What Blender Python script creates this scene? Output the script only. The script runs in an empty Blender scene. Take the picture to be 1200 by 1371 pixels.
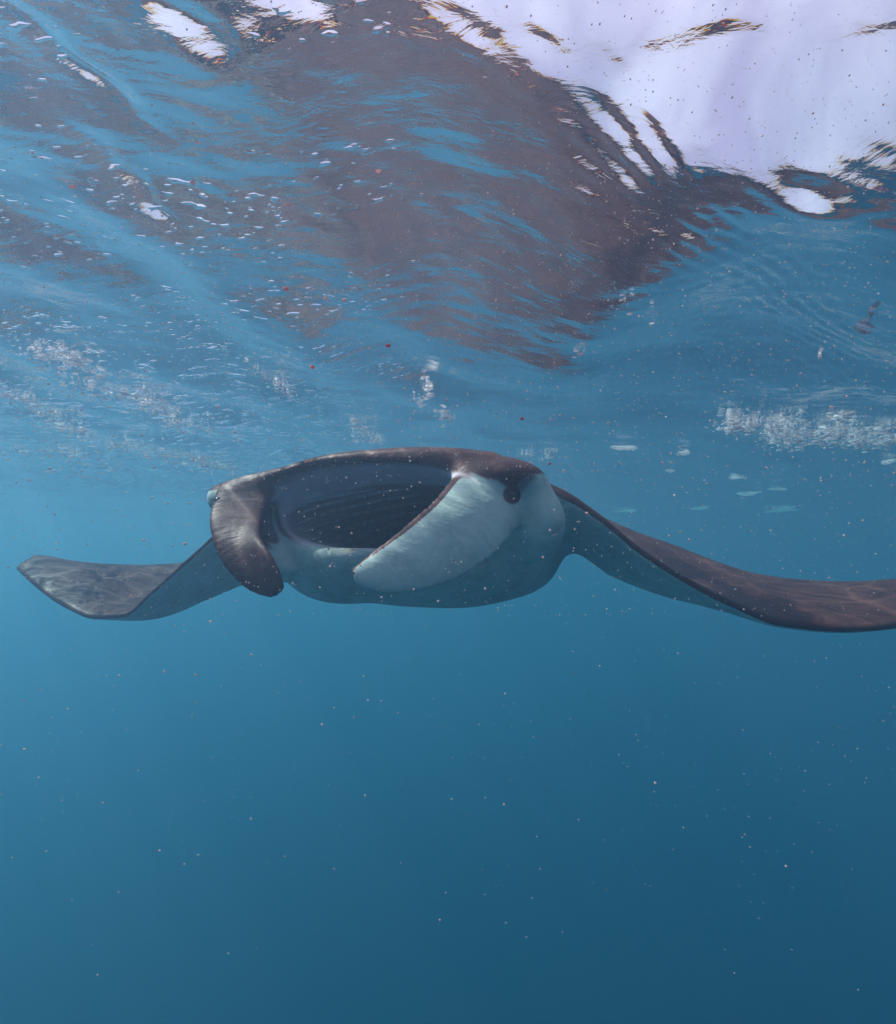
import bpy, bmesh, math, random
import numpy as np
from mathutils import Vector

rng = np.random.default_rng(7)
random.seed(7)
sc = bpy.context.scene
col = sc.collection

# ------------------------------------------------------------------ camera, sky, sun, exposure
CZ = -0.53            # camera depth below the mean water level (z = 0)
F = 762.0             # focal length in photo pixels (1200 x 1371)
HY = 735.0            # photo row of the horizon
cam = bpy.data.cameras.new('camera')
cam.sensor_fit = 'VERTICAL'
cam.sensor_height = 24.0
cam.lens = 24.0 * F / 1371.0
cam.shift_y = (HY - 685.5) / 1371.0
cam.clip_start = 0.02
cam.clip_end = 500
camo = bpy.data.objects.new('camera', cam)
camo.location = (0, 0, CZ)
camo.rotation_euler = (math.radians(90), 0, 0)
col.objects.link(camo)
sc.camera = camo

SUN_DIR = Vector((-0.54, 0.24, 0.80)).normalized()      # towards the sun
world = bpy.data.worlds.new('World'); sc.world = world
world.use_nodes = True
wn = world.node_tree; wn.nodes.clear()
wo = wn.nodes.new('ShaderNodeOutputWorld'); wb = wn.nodes.new('ShaderNodeBackground')
sky = wn.nodes.new('ShaderNodeTexSky'); sky.sky_type = 'NISHITA'; sky.sun_disc = False
sky.sun_elevation = math.asin(SUN_DIR.z)
sky.sun_rotation = math.atan2(SUN_DIR.x, SUN_DIR.y)
sky.dust_density = 3.0
tc = wn.nodes.new('ShaderNodeTexCoord')
cn = wn.nodes.new('ShaderNodeTexNoise'); cn.inputs['Scale'].default_value = 2.2; cn.inputs['Detail'].default_value = 6
cr = wn.nodes.new('ShaderNodeValToRGB'); cr.color_ramp.elements[0].position = 0.30; cr.color_ramp.elements[1].position = 0.62
cr.color_ramp.elements[0].color = (0.45, 0.45, 0.45, 1)
mx = wn.nodes.new('ShaderNodeMix'); mx.data_type = 'RGBA'
wn.links.new(tc.outputs['Generated'], cn.inputs['Vector'])
wn.links.new(cn.outputs['Fac'], cr.inputs['Fac'])
wn.links.new(cr.outputs['Color'], mx.inputs[0])
wn.links.new(sky.outputs[0], mx.inputs[6])
cn2 = wn.nodes.new('ShaderNodeTexNoise'); cn2.inputs['Scale'].default_value = 7.0; cn2.inputs['Detail'].default_value = 7; cn2.inputs['Distortion'].default_value = 0.6
wn.links.new(tc.outputs['Generated'], cn2.inputs['Vector'])
cr2 = wn.nodes.new('ShaderNodeValToRGB'); cr2.color_ramp.elements[0].position = 0.38; cr2.color_ramp.elements[1].position = 0.70
cr2.color_ramp.elements[0].color = (5.3, 3.9, 6.2, 1); cr2.color_ramp.elements[1].color = (8.8, 7.0, 9.4, 1)   # thin bright cloud veil
wn.links.new(cn2.outputs['Fac'], cr2.inputs['Fac']); wn.links.new(cr2.outputs['Color'], mx.inputs[7])
wn.links.new(mx.outputs[2], wb.inputs['Color'])
wb.inputs['Strength'].default_value = 0.15
wn.links.new(wb.outputs[0], wo.inputs['Surface'])

sun = bpy.data.lights.new('sun', 'SUN'); sun.energy = 5.0; sun.angle = math.radians(0.5)
sun.color = (1.0, 0.75, 0.73)
suno = bpy.data.objects.new('sun', sun)
suno.rotation_euler = (-SUN_DIR).to_track_quat('-Z', 'Y').to_euler()
suno.location = (0, 0, 5)
col.objects.link(suno)

vs = sc.view_settings
vs.view_transform = 'Standard'; vs.look = 'None'; vs.gamma = 1; vs.use_curve_mapping = False
vs.exposure = -0.15
cy = sc.cycles
cy.volume_bounces = 2; cy.max_bounces = 10; cy.glossy_bounces = 8; cy.diffuse_bounces = 2
cy.transparent_max_bounces = 12
cy.use_denoising = True
cy.sample_clamp_indirect = 4.0


# ------------------------------------------------------------------ helpers
def tag(o, label=None, cat=None, group=None, kind=None):
    if label: o['label'] = label
    if cat: o['category'] = cat
    if group: o['group'] = group
    if kind: o['kind'] = kind
    return o

def mesh_obj(name, V, Fc, mat, parent=None, smooth=True):
    me = bpy.data.meshes.new(name)
    V = np.asarray(V, np.float32); Fc = np.asarray(Fc, np.int32)
    n = Fc.shape[1]
    me.vertices.add(len(V)); me.vertices.foreach_set('co', V.ravel())
    me.loops.add(Fc.size); me.loops.foreach_set('vertex_index', Fc.ravel())
    me.polygons.add(len(Fc))
    me.polygons.foreach_set('loop_start', np.arange(0, Fc.size, n, dtype=np.int32))
    me.polygons.foreach_set('loop_total', np.full(len(Fc), n, np.int32))
    me.update(calc_edges=True)
    if smooth: me.polygons.foreach_set('use_smooth', np.ones(len(Fc), bool))
    if mat: me.materials.append(mat)
    o = bpy.data.objects.new(name, me); col.objects.link(o)
    if parent: o.parent = parent
    return o

def set_attr(o, name, vals):
    a = o.data.attributes.new(name, 'FLOAT', 'POINT'); a.data.foreach_set('value', np.asarray(vals, np.float32))

def P(px, py, d):
    """a point of the place from a photo pixel and its distance into the scene"""
    return np.array([(px - 600.0) / F * d, d, CZ + (HY - py) / F * d])

class NT:
    def __init__(s, m): s.t = m.node_tree
    def n(s, typ, **kw):
        nd = s.t.nodes.new('ShaderNode' + typ)
        for k, v in kw.items():
            if k.startswith('i_'):
                k = k[2:]; k = int(k) if k.isdigit() else k.replace('_', ' ')
                nd.inputs[k].default_value = v
            else: setattr(nd, k, v)
        return nd
    def l(s, a, b): s.t.links.new(a, b)
    def math(s, op, a, b=None, c=None, clamp=False):
        nd = s.t.nodes.new('ShaderNodeMath'); nd.operation = op; nd.use_clamp = clamp
        for i, v in enumerate((a, b, c)):
            if v is None: continue
            if isinstance(v, (int, float)): nd.inputs[i].default_value = v
            else: s.l(v, nd.inputs[i])
        return nd.outputs[0]
    def ramp(s, fac, stops):
        nd = s.t.nodes.new('ShaderNodeValToRGB'); cr = nd.color_ramp
        while len(cr.elements) < len(stops): cr.elements.new(0.5)
        for e, (p, c) in zip(cr.elements, stops):
            e.position = p; e.color = (*c, 1) if isinstance(c, tuple) else (c, c, c, 1)
        s.l(fac, nd.inputs[0]); return nd.outputs[0]
    def mix(s, fac, a, b):
        nd = s.t.nodes.new('ShaderNodeMix'); nd.data_type = 'RGBA'
        for v, i in ((fac, 0), (a, 6), (b, 7)):
            if isinstance(v, tuple): nd.inputs[i].default_value = (*v, 1)
            elif isinstance(v, (int, float)): nd.inputs[i].default_value = v
            else: s.l(v, nd.inputs[i])
        return nd.outputs[2]

def new_mat(name):
    m = bpy.data.materials.new(name); m.use_nodes = True
    m.node_tree.nodes.clear()
    t = NT(m); out = t.n('OutputMaterial')
    return m, t, out

def simple_mat(name, c, rough=0.6, noise=0.0, scale=30, coat=0.0, trans=0.0):
    m, t, out = new_mat(name)
    b = t.n('BsdfPrincipled'); b.inputs['Roughness'].default_value = rough
    b.inputs['Base Color'].default_value = (*c, 1)
    if noise:
        tcn = t.n('TexCoord'); ns = t.n('TexNoise', i_Scale=scale, i_Detail=5.0); t.l(tcn.outputs['Object'], ns.inputs['Vector'])
        t.l(t.ramp(ns.outputs['Fac'], [(0.3, tuple(x * (1 - noise) for x in c)), (0.7, tuple(min(1, x * (1 + noise)) for x in c))]), b.inputs['Base Color'])
    b.inputs['Coat Weight'].default_value = coat
    b.inputs['Transmission Weight'].default_value = trans
    t.l(b.outputs[0], out.inputs['Surface'])
    return m

# ------------------------------------------------------------------ water surface
def _waves(n, lmin, lmax, slope, seed, dirang, spread):
    r = np.random.default_rng(seed); W = []
    for i in range(n):
        lam = lmin * (lmax / lmin) ** r.random()
        a = dirang + r.normal() * spread
        k = 2 * math.pi / lam
        W.append((k * math.cos(a), k * math.sin(a), r.random() * 6.283, slope / k / math.sqrt(n) * 1.4))
    return W
W_BIG = _waves(9, 1.6, 5.0, 0.035, 3, 1.9, 0.6)
W_MID = _waves(26, 0.22, 0.8, 0.070, 5, 2.1, 0.55)
W_LFT = _waves(18, 0.16, 0.75, 0.13, 21, 0.12, 0.28)
W_SML = _waves(40, 0.05, 0.16, 0.046, 11, 2.2, 0.8)

def bump2(x, y, cx, cyy, sx, sy, ang=0.0):
    c, s = math.cos(ang), math.sin(ang)
    u = ((x - cx) * c + (y - cyy) * s) / sx; v = (-(x - cx) * s + (y - cyy) * c) / sy
    return np.exp(-(u * u + v * v))

def water_h(x, y, small=True):
    z = np.zeros_like(x)
    # soft warp so crests are not straight
    xw = x + 0.10 * np.sin(1.7 * y + 0.6) + 0.04 * np.sin(5.1 * y + 2 * x)
    yw = y + 0.12 * np.sin(1.3 * x + 0.3) + 0.05 * np.sin(4.3 * x - 1.1 * y)
    r = np.hypot(x, y)
    far = 1 / (1 + (r / 9.0) ** 2)
    for kx, ky, ph, A in W_BIG: z += A * np.sin(kx * xw + ky * yw + ph)
    for kx, ky, ph, A in W_MID: z += far * A * np.sin(kx * xw + ky * yw + ph)
    if small:
        f2 = 1 / (1 + (r / 3.0) ** 3)
        for kx, ky, ph, A in W_SML: z += f2 * A * np.sin(kx * xw + ky * yw + ph)
    # one steeper near wave whose far face drops away from the camera, right of a slanting line
    G = 1 / (1 + np.exp(-(x - (yw - 0.50)) / (0.055 + 0.30 * np.maximum(yw - 0.95, 0))))
    u = (yw - 0.42) / 0.80
    f = np.where(u < 1, np.cos(math.pi * np.clip(u, -1, 1)), -0.5 - 0.5 * np.cos(math.pi * np.clip((yw - 1.22) / 2.8, 0, 1)))
    z += 0.105 * G * f * np.exp(-np.maximum(x - 0.9, 0) ** 2 / 0.5) * np.exp(-np.maximum(-y - 0.2, 0) ** 2)
    z -= 0.085 * (1 / (1 + np.exp(-(yw - 0.84) / 0.055))) * np.exp(-((x - 0.37) / 0.20) ** 2) * np.exp(-np.maximum(yw - 1.0, 0) ** 2 / 2.0)
    for (hx_, hy_, sx_, sy_, an, am) in ((0.30, 0.66, 0.10, 0.018, 0.35, 0.007), (0.46, 0.69, 0.09, 0.018, 0.1, 0.008), (0.385, 0.75, 0.085, 0.036, 0.15, 0.020), (0.53, 0.77, 0.08, 0.030, -0.1, 0.014), (0.19, 0.595, 0.07, 0.022, 0.45, 0.009),
                                     (0.20, 0.60, 0.07, 0.025, 0.6, 0.006), (0.52, 0.90, 0.09, 0.03, 0.0, 0.007)):
        z += am * bump2(xw, yw, hx_, hy_, sx_, sy_, an)
    for (hx_, hy_, sx_, sy_, an, am) in ((-0.265, 0.60, 0.050, 0.020, 1.15, 0.0085), (-0.155, 0.56, 0.040, 0.020, 1.0, 0.0085), (-0.43, 0.66, 0.11, 0.014, 1.35, 0.007), (-0.50, 0.92, 0.13, 0.016, 1.5, 0.007)):
        z += am * bump2(x + 0.006 * np.sin(60 * y), y + 0.005 * np.sin(75 * x), hx_, hy_, sx_, sy_, an)
    z += 0.024 * (1 / (1 + np.exp(-(y - 0.575) / 0.045))) * bump2(x, y * 0 , -0.06, 0.0, 0.13, 1.0) * np.exp(-np.maximum(y - 0.8, 0) ** 2 / 0.8)
    if small:
        # a coherent train of short ripples along the edge of the bright window
        wx_ = x + 0.02 * np.sin(9 * y + 3 * x); wy_ = y + 0.02 * np.sin(8 * x - 2 * y + 1)
        tr_ = np.sin(2 * math.pi * (0.62 * wx_ - 0.78 * wy_) / 0.032) * np.exp(-((x - (y - 0.50)) / 0.11) ** 2) * (0.35 + 0.65 * np.sin(11 * x + 7 * y) ** 2)
        tr_ += 0.7 * np.sin(2 * math.pi * (0.25 * wx_ - 0.97 * wy_) / 0.027) * bump2(x, y, 0.62, 0.66, 0.32, 0.17) * np.sin(9 * x - 13 * y) ** 2
        m3 = np.sin(14 * x + 5 * np.sin(6 * y)) ** 2 * np.sin(17 * y - 6 * x + 1) ** 2
        tr3 = np.sin(2 * math.pi * (0.25 * wx_ - 0.97 * wy_) / 0.062) * m3 * (bump2(x, y, 0.24, 0.60, 0.24, 0.09, 0.4) + bump2(x, y, 0.50, 0.80, 0.28, 0.10, 0.0))
        z += 0.0045 * tr3
        z += 0.0017 * tr_ * (y < 2.2)
    # on the left the wavelets run away from the camera in long furrows
    lw = (1 - 1 / (1 + np.exp(-(x - (0.30 * yw - 0.42)) / 0.10))) / (1 + (r / 5.0) ** 2)
    for kx, ky, ph, A in W_LFT: z += lw * A * np.sin(kx * xw + ky * (yw + 0.25 * xw) + ph)
    # and the left half lies back a little
    z += 0.10 * (1 - G) * np.clip(y - 0.2, 0, 0.7) * np.exp(-np.maximum(-x - 0.8, 0) ** 2 / 0.6)
    return z

def graded(a, b, near0, near1, step, growth):
    pts = list(np.arange(near0, near1 + 1e-9, step))
    s = step; p = pts[-1]
    while p < b: s *= growth; p += s; pts.append(p)
    s = step; p = pts[0]; lo = []
    while p > a: s *= growth; p -= s; lo.append(p)
    return np.array(lo[::-1] + pts)
gx = graded(-60, 60, -1.3, 1.2, 0.0055, 1.03)
gy = graded(-30, 70, 0.35, 1.7, 0.0055, 1.025)
X, Y = np.meshgrid(gx, gy, indexing='ij')
Z = water_h(X, Y)
nx, ny = X.shape
idx = np.arange(nx * ny).reshape(nx, ny)
Fq = np.stack([idx[:-1, :-1], idx[1:, :-1], idx[1:, 1:], idx[:-1, 1:]], -1).reshape(-1, 4)   # normals up

m, t, out = new_mat('water_surface')
tcn = t.n('TexCoord')
mp = t.n('Mapping'); mp.inputs['Scale'].default_value = (1.0, 1.9, 1.0); mp.inputs['Rotation'].default_value = (0, 0, 0.35)
t.l(tcn.outputs['Object'], mp.inputs['Vector'])
n1 = t.n('TexNoise', i_Scale=16.0, i_Detail=4.0, i_Roughness=0.6, i_Distortion=0.6)
t.l(mp.outputs[0], n1.inputs['Vector'])
bp0 = t.n('Bump', i_Strength=0.46, i_Distance=0.004)
t.l(n1.outputs['Fac'], bp0.inputs['Height'])
mp2 = t.n('Mapping'); mp2.inputs['Scale'].default_value = (1.0, 2.6, 1.0); mp2.inputs['Rotation'].default_value = (0, 0, 0.55)
t.l(tcn.outputs['Object'], mp2.inputs['Vector'])
n2 = t.n('TexNoise', i_Scale=3.6, i_Detail=3.0, i_Roughness=0.55, i_Distortion=0.5); t.l(mp2.outputs[0], n2.inputs['Vector'])
bpm = t.n('Bump', i_Strength=0.22, i_Distance=0.022); t.l(n2.outputs['Fac'], bpm.inputs['Height']); t.l(bp0.outputs[0], bpm.inputs['Normal'])
# scattered sharp little cusps, mostly along bands on the left: they open tiny glints of sky
mp3 = t.n('Mapping'); mp3.inputs['Scale'].default_value = (1.0, 1.7, 1.0); mp3.inputs['Rotation'].default_value = (0, 0, 0.9)
t.l(tcn.outputs['Object'], mp3.inputs['Vector'])
n3 = t.n('TexNoise', i_Scale=38.0, i_Detail=1.0); t.l(mp3.outputs[0], n3.inputs['Vector'])
n4 = t.n('TexNoise', i_Scale=2.3, i_Detail=2.0, i_Distortion=0.8); t.l(mp2.outputs[0], n4.inputs['Vector'])
sx3 = t.n('SeparateXYZ'); t.l(tcn.outputs['Object'], sx3.inputs[0])
band = t.math('MULTIPLY', t.ramp(t.math('SUBTRACT', n4.outputs['Fac'], t.math('MULTIPLY', sx3.outputs['X'], 0.10)), [(0.46, 0.0), (0.64, 1.0)]), t.math('MULTIPLY', t.math('SUBTRACT', 0.0, sx3.outputs['X']), 5.0, clamp=True))
cusp = t.math('MULTIPLY', t.ramp(n3.outputs['Fac'], [(0.63, 0.0), (0.80, 1.0)]), band)
n5 = t.n('TexNoise', i_Scale=13.0, i_Detail=3.0, i_Roughness=0.6); t.l(mp3.outputs[0], n5.inputs['Vector'])
farm = t.math('MULTIPLY', t.math('SUBTRACT', sx3.outputs['Y'], 1.2), 0.8, clamp=True)
left = t.math('MULTIPLY', t.math('SUBTRACT', -0.1, sx3.outputs['X']), 1.2, clamp=True)
cusp2 = t.math('MULTIPLY', t.math('MULTIPLY', t.ramp(n5.outputs['Fac'], [(0.56, 0.0), (0.76, 1.0)]), farm), left)
bpf = t.n('Bump', i_Strength=1.0, i_Distance=0.022); t.l(cusp2, bpf.inputs['Height']); t.l(bpm.outputs[0], bpf.inputs['Normal'])
bp = t.n('Bump', i_Strength=1.0, i_Distance=0.0045); t.l(cusp, bp.inputs['Height']); t.l(bpf.outputs[0], bp.inputs['Normal'])
# caustic net imitated by bright cell edges painted into the surface's transmission colour
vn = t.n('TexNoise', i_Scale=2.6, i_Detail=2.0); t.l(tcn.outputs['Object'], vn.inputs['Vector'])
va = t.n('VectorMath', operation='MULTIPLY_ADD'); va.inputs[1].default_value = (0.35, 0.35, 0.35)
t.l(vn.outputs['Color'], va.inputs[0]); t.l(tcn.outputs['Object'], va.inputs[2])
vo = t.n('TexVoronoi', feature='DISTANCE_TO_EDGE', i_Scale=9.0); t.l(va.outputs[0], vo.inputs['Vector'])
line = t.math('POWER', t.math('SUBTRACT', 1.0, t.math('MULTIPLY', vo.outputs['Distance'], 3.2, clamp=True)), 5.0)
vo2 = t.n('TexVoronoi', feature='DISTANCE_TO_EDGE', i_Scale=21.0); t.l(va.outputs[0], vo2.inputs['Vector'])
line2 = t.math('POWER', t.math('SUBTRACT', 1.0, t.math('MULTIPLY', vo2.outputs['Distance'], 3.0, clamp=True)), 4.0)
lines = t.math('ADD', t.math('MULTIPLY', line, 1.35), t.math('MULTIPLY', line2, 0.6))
# the painted net is limited to directions close to the sun's
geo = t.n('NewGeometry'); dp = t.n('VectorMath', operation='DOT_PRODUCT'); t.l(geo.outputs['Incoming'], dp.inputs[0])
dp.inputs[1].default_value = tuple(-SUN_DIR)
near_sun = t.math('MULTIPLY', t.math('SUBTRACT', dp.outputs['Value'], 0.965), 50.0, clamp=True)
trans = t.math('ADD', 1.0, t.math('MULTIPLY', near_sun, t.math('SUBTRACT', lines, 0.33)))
comb_t = t.n('CombineColor'); comb_g = t.n('CombineColor')
for ch, ior in (('Red', 1.322), ('Green', 1.335), ('Blue', 1.350)):       # dispersion
    fr = t.n('Fresnel', i_IOR=ior); t.l(bp.outputs[0], fr.inputs['Normal'])
    t.l(fr.outputs[0], comb_g.inputs[ch])
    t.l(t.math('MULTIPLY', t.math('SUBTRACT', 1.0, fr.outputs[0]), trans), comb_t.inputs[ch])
tr = t.n('BsdfTransparent'); t.l(comb_t.outputs[0], tr.inputs['Color'])
gl = t.n('BsdfAnisotropic') if hasattr(bpy.types, 'ShaderNodeBsdfAnisotropic') else t.n('BsdfGlossy')
gl.inputs['Roughness'].default_value = 0.02
t.l(comb_g.outputs[0], gl.inputs['Color']); t.l(bp.outputs[0], gl.inputs['Normal'])
ad = t.n('AddShader'); t.l(tr.outputs[0], ad.inputs[0]); t.l(gl.outputs[0], ad.inputs[1])
t.l(ad.outputs[0], out.inputs['Surface'])
water_mat = m
water = mesh_obj('water_surface', np.stack([X.ravel(), Y.ravel(), Z.ravel()], -1), Fq, water_mat)
tag(water, 'rippled sea surface seen from below', kind='structure')

# seabed, lost in the blue
m, t, out = new_mat('seabed_sand')
b = t.n('BsdfPrincipled', i_Roughness=0.9); tcn = t.n('TexCoord'); ns = t.n('TexNoise', i_Scale=0.4, i_Detail=6.0)
t.l(tcn.outputs['Object'], ns.inputs['Vector'])
t.l(t.ramp(ns.outputs['Fac'], [(0.3, (0.10, 0.10, 0.08)), (0.7, (0.30, 0.27, 0.2))]), b.inputs['Base Color'])
t.l(b.outputs[0], out.inputs['Surface'])
g = np.linspace(-60, 60, 81); Xs, Ys = np.meshgrid(g, g + 20, indexing='ij')
Zs = -14 + 0.7 * np.sin(Xs * .21 + 1) * np.cos(Ys * .17) + 0.3 * np.sin(Xs * .7 + Ys * .5)
ii = np.arange(81 * 81).reshape(81, 81)
tag(mesh_obj('seabed', np.stack([Xs.ravel(), Ys.ravel(), Zs.ravel()], -1),
    np.stack([ii[:-1, :-1], ii[1:, :-1], ii[1:, 1:], ii[:-1, 1:]], -1).reshape(-1, 4), m), 'sandy seabed far below', kind='structure')

# the water body: one even volume
m, t, out = new_mat('sea_water')
pv = t.n('VolumePrincipled')
pv.inputs['Color'].default_value = (0.195, 0.305, 0.450, 1)
pv.inputs['Absorption Color'].default_value = (0.0, 0.575, 0.77, 1)
pv.inputs['Density'].default_value = 0.34
pv.inputs['Anisotropy'].default_value = 0.58
t.l(pv.outputs[0], out.inputs['Volume'])
xa, xb, ya, yb, za, zb = -66, 66, -36, 76, -17, 0.30
V = [(x, y, z) for x in (xa, xb) for y in (ya, yb) for z in (za, zb)]
Fb = [(0, 1, 3, 2), (4, 6, 7, 5), (0, 4, 5, 1), (2, 3, 7, 6), (0, 2, 6, 4), (1, 5, 7, 3)]
tag(mesh_obj('haze', V, Fb, m, smooth=False), 'blue sea water fading everything with distance', kind='stuff')

# ------------------------------------------------------------------ manta ray (distance field, meshed once)
ORG = np.array([-0.08, 1.10]); YAW = math.radians(13)
AX = np.array([math.cos(YAW), -math.sin(YAW)]); AY = np.array([math.sin(YAW), math.cos(YAW)])
def local(p):
    dx, dy = p[:, 0] - ORG[0], p[:, 1] - ORG[1]
    return dx * AX[0] + dy * AX[1], dx * AY[0] + dy * AY[1]

def smin(a, b, k):
    h = np.clip(0.5 + 0.5 * (b - a) / k, 0, 1); return b + (a - b) * h - k * h * (1 - h)
def smax(a, b, k): return -smin(-a, -b, k)
def sstep(a, b, x):
    h = np.clip((x - a) / (b - a), 0, 1); return h * h * (3 - 2 * h)

# wing plan: spanwise x', leading and trailing edge y'
def pchip(x, xs, ys):
    xs = np.asarray(xs, float); ys = np.asarray(ys, float)
    h = np.diff(xs); dl = np.diff(ys) / h
    mm = np.zeros_like(ys); mm[0] = dl[0]; mm[-1] = dl[-1]
    for i in range(1, len(xs) - 1):
        mm[i] = 0 if dl[i - 1] * dl[i] <= 0 else 2 / (1 / dl[i - 1] + 1 / dl[i])
    i = np.clip(np.searchsorted(xs, x) - 1, 0, len(xs) - 2)
    tt = np.clip((x - xs[i]) / h[i], 0, 1)
    return ((1 + 2 * tt) * (1 - tt) ** 2 * ys[i] + tt * (1 - tt) ** 2 * h[i] * mm[i]
            + tt * tt * (3 - 2 * tt) * ys[i + 1] + tt * tt * (tt - 1) * h[i] * mm[i + 1])

TIP = 1.67
SX = [0.0, 0.25, 0.45, 0.7, 1.0, 1.3, 1.5, 1.61, 1.65, TIP]
LEY = [0.20, 0.24, 0.25, 0.26, 0.30, 0.38, 0.48, 0.56, 0.60, 0.64]
TEY = [1.30, 1.22, 1.08, 0.90, 0.79, 0.74, 0.73, 0.725, 0.715, 0.68]
# leading / trailing edge rows in the photo as seen at a column
LE_R = ([640, 760, 800, 850, 905, 980, 1050, 1130, 1200, 1350, 1600], [640, 668, 692, 733, 770, 810, 836, 843, 838, 800, 700])
TE_R = ([600, 700, 755, 800, 850, 900, 950, 1000, 1060, 1130, 1200, 1350, 1600], [640, 660, 672, 690, 712, 730, 750, 767, 777, 781, 778, 750, 690])
LE_L = ([0, 12, 25, 50, 85, 125, 165, 200, 240, 265, 290, 350, 450], [738, 752, 764, 787, 811, 826, 824, 796, 760, 738, 716, 690, 660])
TE_L = ([0, 15, 60, 130, 190, 240, 300, 350, 450, 600], [735, 738, 746, 757, 758, 755, 742, 725, 690, 660])
def edge_z(xp, yp, tab):
    wx = ORG[0] + xp * AX[0] + yp * AY[0]; wy = ORG[1] + xp * AX[1] + yp * AY[1]
    px = 600 + F * wx / wy
    return CZ + (HY - pchip(px, *tab)) / F * wy
xs_ = np.linspace(0, TIP, 120)
le_ = pchip(xs_, SX, LEY); te_ = pchip(xs_, SX, TEY)
ZT = {}
for sgn, lt, tt_ in ((1, LE_R, TE_R), (-1, LE_L, TE_L)):
    ZT[sgn] = (edge_z(sgn * xs_, le_, lt), edge_z(sgn * xs_, te_, tt_))

def wing_mid(xp, yp):
    ax = np.abs(xp)
    le = np.interp(ax, xs_, le_); te = np.interp(ax, xs_, te_)
    c = (yp - le) / np.maximum(te - le, 0.02)
    cc = np.clip(c, 0, 1)
    zl = np.where(xp > 0, np.interp(ax, xs_, ZT[1][0]), np.interp(ax, xs_, ZT[-1][0]))
    zt = np.where(xp > 0, np.interp(ax, xs_, ZT[1][1]), np.interp(ax, xs_, ZT[-1][1]))
    sag = np.where(xp > 0, np.interp(ax, [0.2, 0.4, 0.55, 0.75, 1.2], [0.075, 0.105, 0.070, 0.0, -0.01]),
                   np.interp(ax, [0.2, 0.4, 0.7, 0.95, 1.15, 1.3], [0.05, 0.09, 0.10, 0.06, 0.0, -0.015]))
    return zl + (zt - zl) * cc - sag * 4 * cc * (1 - cc), c, le, te

def sd_wing(p):
    xp, yp = local(p)
    m_, c, le, te = wing_mid(xp, yp)
    ax = np.abs(xp)
    cc = np.clip(c, 0, 1)
    T = np.interp(ax, [0, 0.3, 0.6, 1.0, TIP], [0.075, 0.055, 0.028, 0.015, 0.008])
    prof = (cc ** 0.5) * (1 - cc) ** 0.8 * 1.9
    th = 0.0052 + T * prof
    d2 = np.maximum(np.maximum(le - yp, yp - te) * 0.8, ax - TIP)
    dz = (np.abs(p[:, 2] - m_) - th) * 0.86
    r = 0.006
    a = np.maximum(d2 + r, 0); b_ = np.maximum(dz + r, 0)
    return np.where((d2 < -r), dz, np.sqrt(a * a + b_ * b_) - r)

# head frame
HO = np.array([-0.155, 1.13]); HYAW = math.radians(24)
HX = np.array([math.cos(HYAW), -math.sin(HYAW)]); HYv = np.array([math.sin(HYAW), math.cos(HYAW)])
def hlocal(p):
    dx, dy = p[:, 0] - HO[0], p[:, 1] - HO[1]
    return dx * HX[0] + dy * HX[1], dx * HYv[0] + dy * HYv[1], p[:, 2] - CZ - 0.066

def ell2(x, z, a, b):
    k1 = np.sqrt((x / a) ** 2 + (z / b) ** 2) + 1e-9; k2 = np.sqrt((x / a ** 2) ** 2 + (z / b ** 2) ** 2) + 1e-9
    return k1 * (k1 - 1) / k2
def sell2(x, z, a, b, n=2.8):
    k = (np.abs(x / a) ** n + np.abs(z / b) ** n + 1e-12) ** (1 / n)
    gx_ = (np.abs(x / a) ** (n - 1)) / a; gz_ = (np.abs(z / b) ** (n - 1)) / b
    g_ = np.sqrt(gx_ ** 2 + gz_ ** 2) / (k ** (n - 1) + 1e-9) + 1e-6
    return (k - 1) / g_

def sd_head(p):
    x, y, z = hlocal(p)
    yy = [-0.1, 0.0, 0.06, 0.15, 0.3, 0.5, 0.8, 1.1]
    top = pchip(y, yy, [0.110, 0.118, 0.124, 0.126, 0.115, 0.090, 0.03, -0.02])
    bot = pchip(y, yy, [-0.080, -0.100, -0.140, -0.185, -0.210, -0.212, -0.17, -0.10])
    a = pchip(y, yy, [0.24, 0.255, 0.275, 0.30, 0.315, 0.30, 0.22, 0.10])
    x = x + 0.012 * sstep(0.1, 0.3, y)
    x = np.where(x > 0, x * (1 + 0.10 * sstep(0.10, -0.15, z)), x)
    zc, b = (top + bot) / 2, (top - bot) / 2
    d = sell2(x, z - zc, a, b, 2.7) * 0.85
    front = 0.002 + np.where(x > 0, 0.75, 0.15) * x * x + 0.035 * sstep(0.03, -0.07, z)      # lower jaw sits a little back
    d = smax(d, (front - y), 0.030)
    return smax(d, y - 1.05, 0.2)

def cav_par(y):
    yy = [-0.06, 0.0, 0.05, 0.12, 0.25, 0.4, 0.55]
    a = pchip(y, yy, [0.30, 0.250, 0.222, 0.200, 0.175, 0.14, 0.08])
    top = pchip(y, yy, [0.125, 0.103, 0.086, 0.068, 0.050, 0.035, 0.0])
    bot = pchip(y, yy, [-0.080, -0.064, -0.066, -0.074, -0.088, -0.09, -0.05])
    return a, top, bot
def sd_cav(p):
    x, y, z = hlocal(p)
    a, top, bot = cav_par(y)
    d = sell2(x + 0.012, z - (top + bot) / 2, a, (top - bot) / 2, 2.6)
    return smax(d * 0.9, y - 0.52, 0.08)

def ellipsoid(p, c, r, ang=0.0):
    q = p - c
    cs, sn = math.cos(ang), math.sin(ang)
    qx = q[:, 0] * cs - q[:, 1] * sn; qy = q[:, 0] * sn + q[:, 1] * cs
    q = np.stack([qx, qy, q[:, 2]], -1)
    k1 = np.linalg.norm(q / r, axis=1); k2 = np.linalg.norm(q / (np.array(r) ** 2), axis=1) + 1e-9
    return k1 * (k1 - 1) / k2

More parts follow.
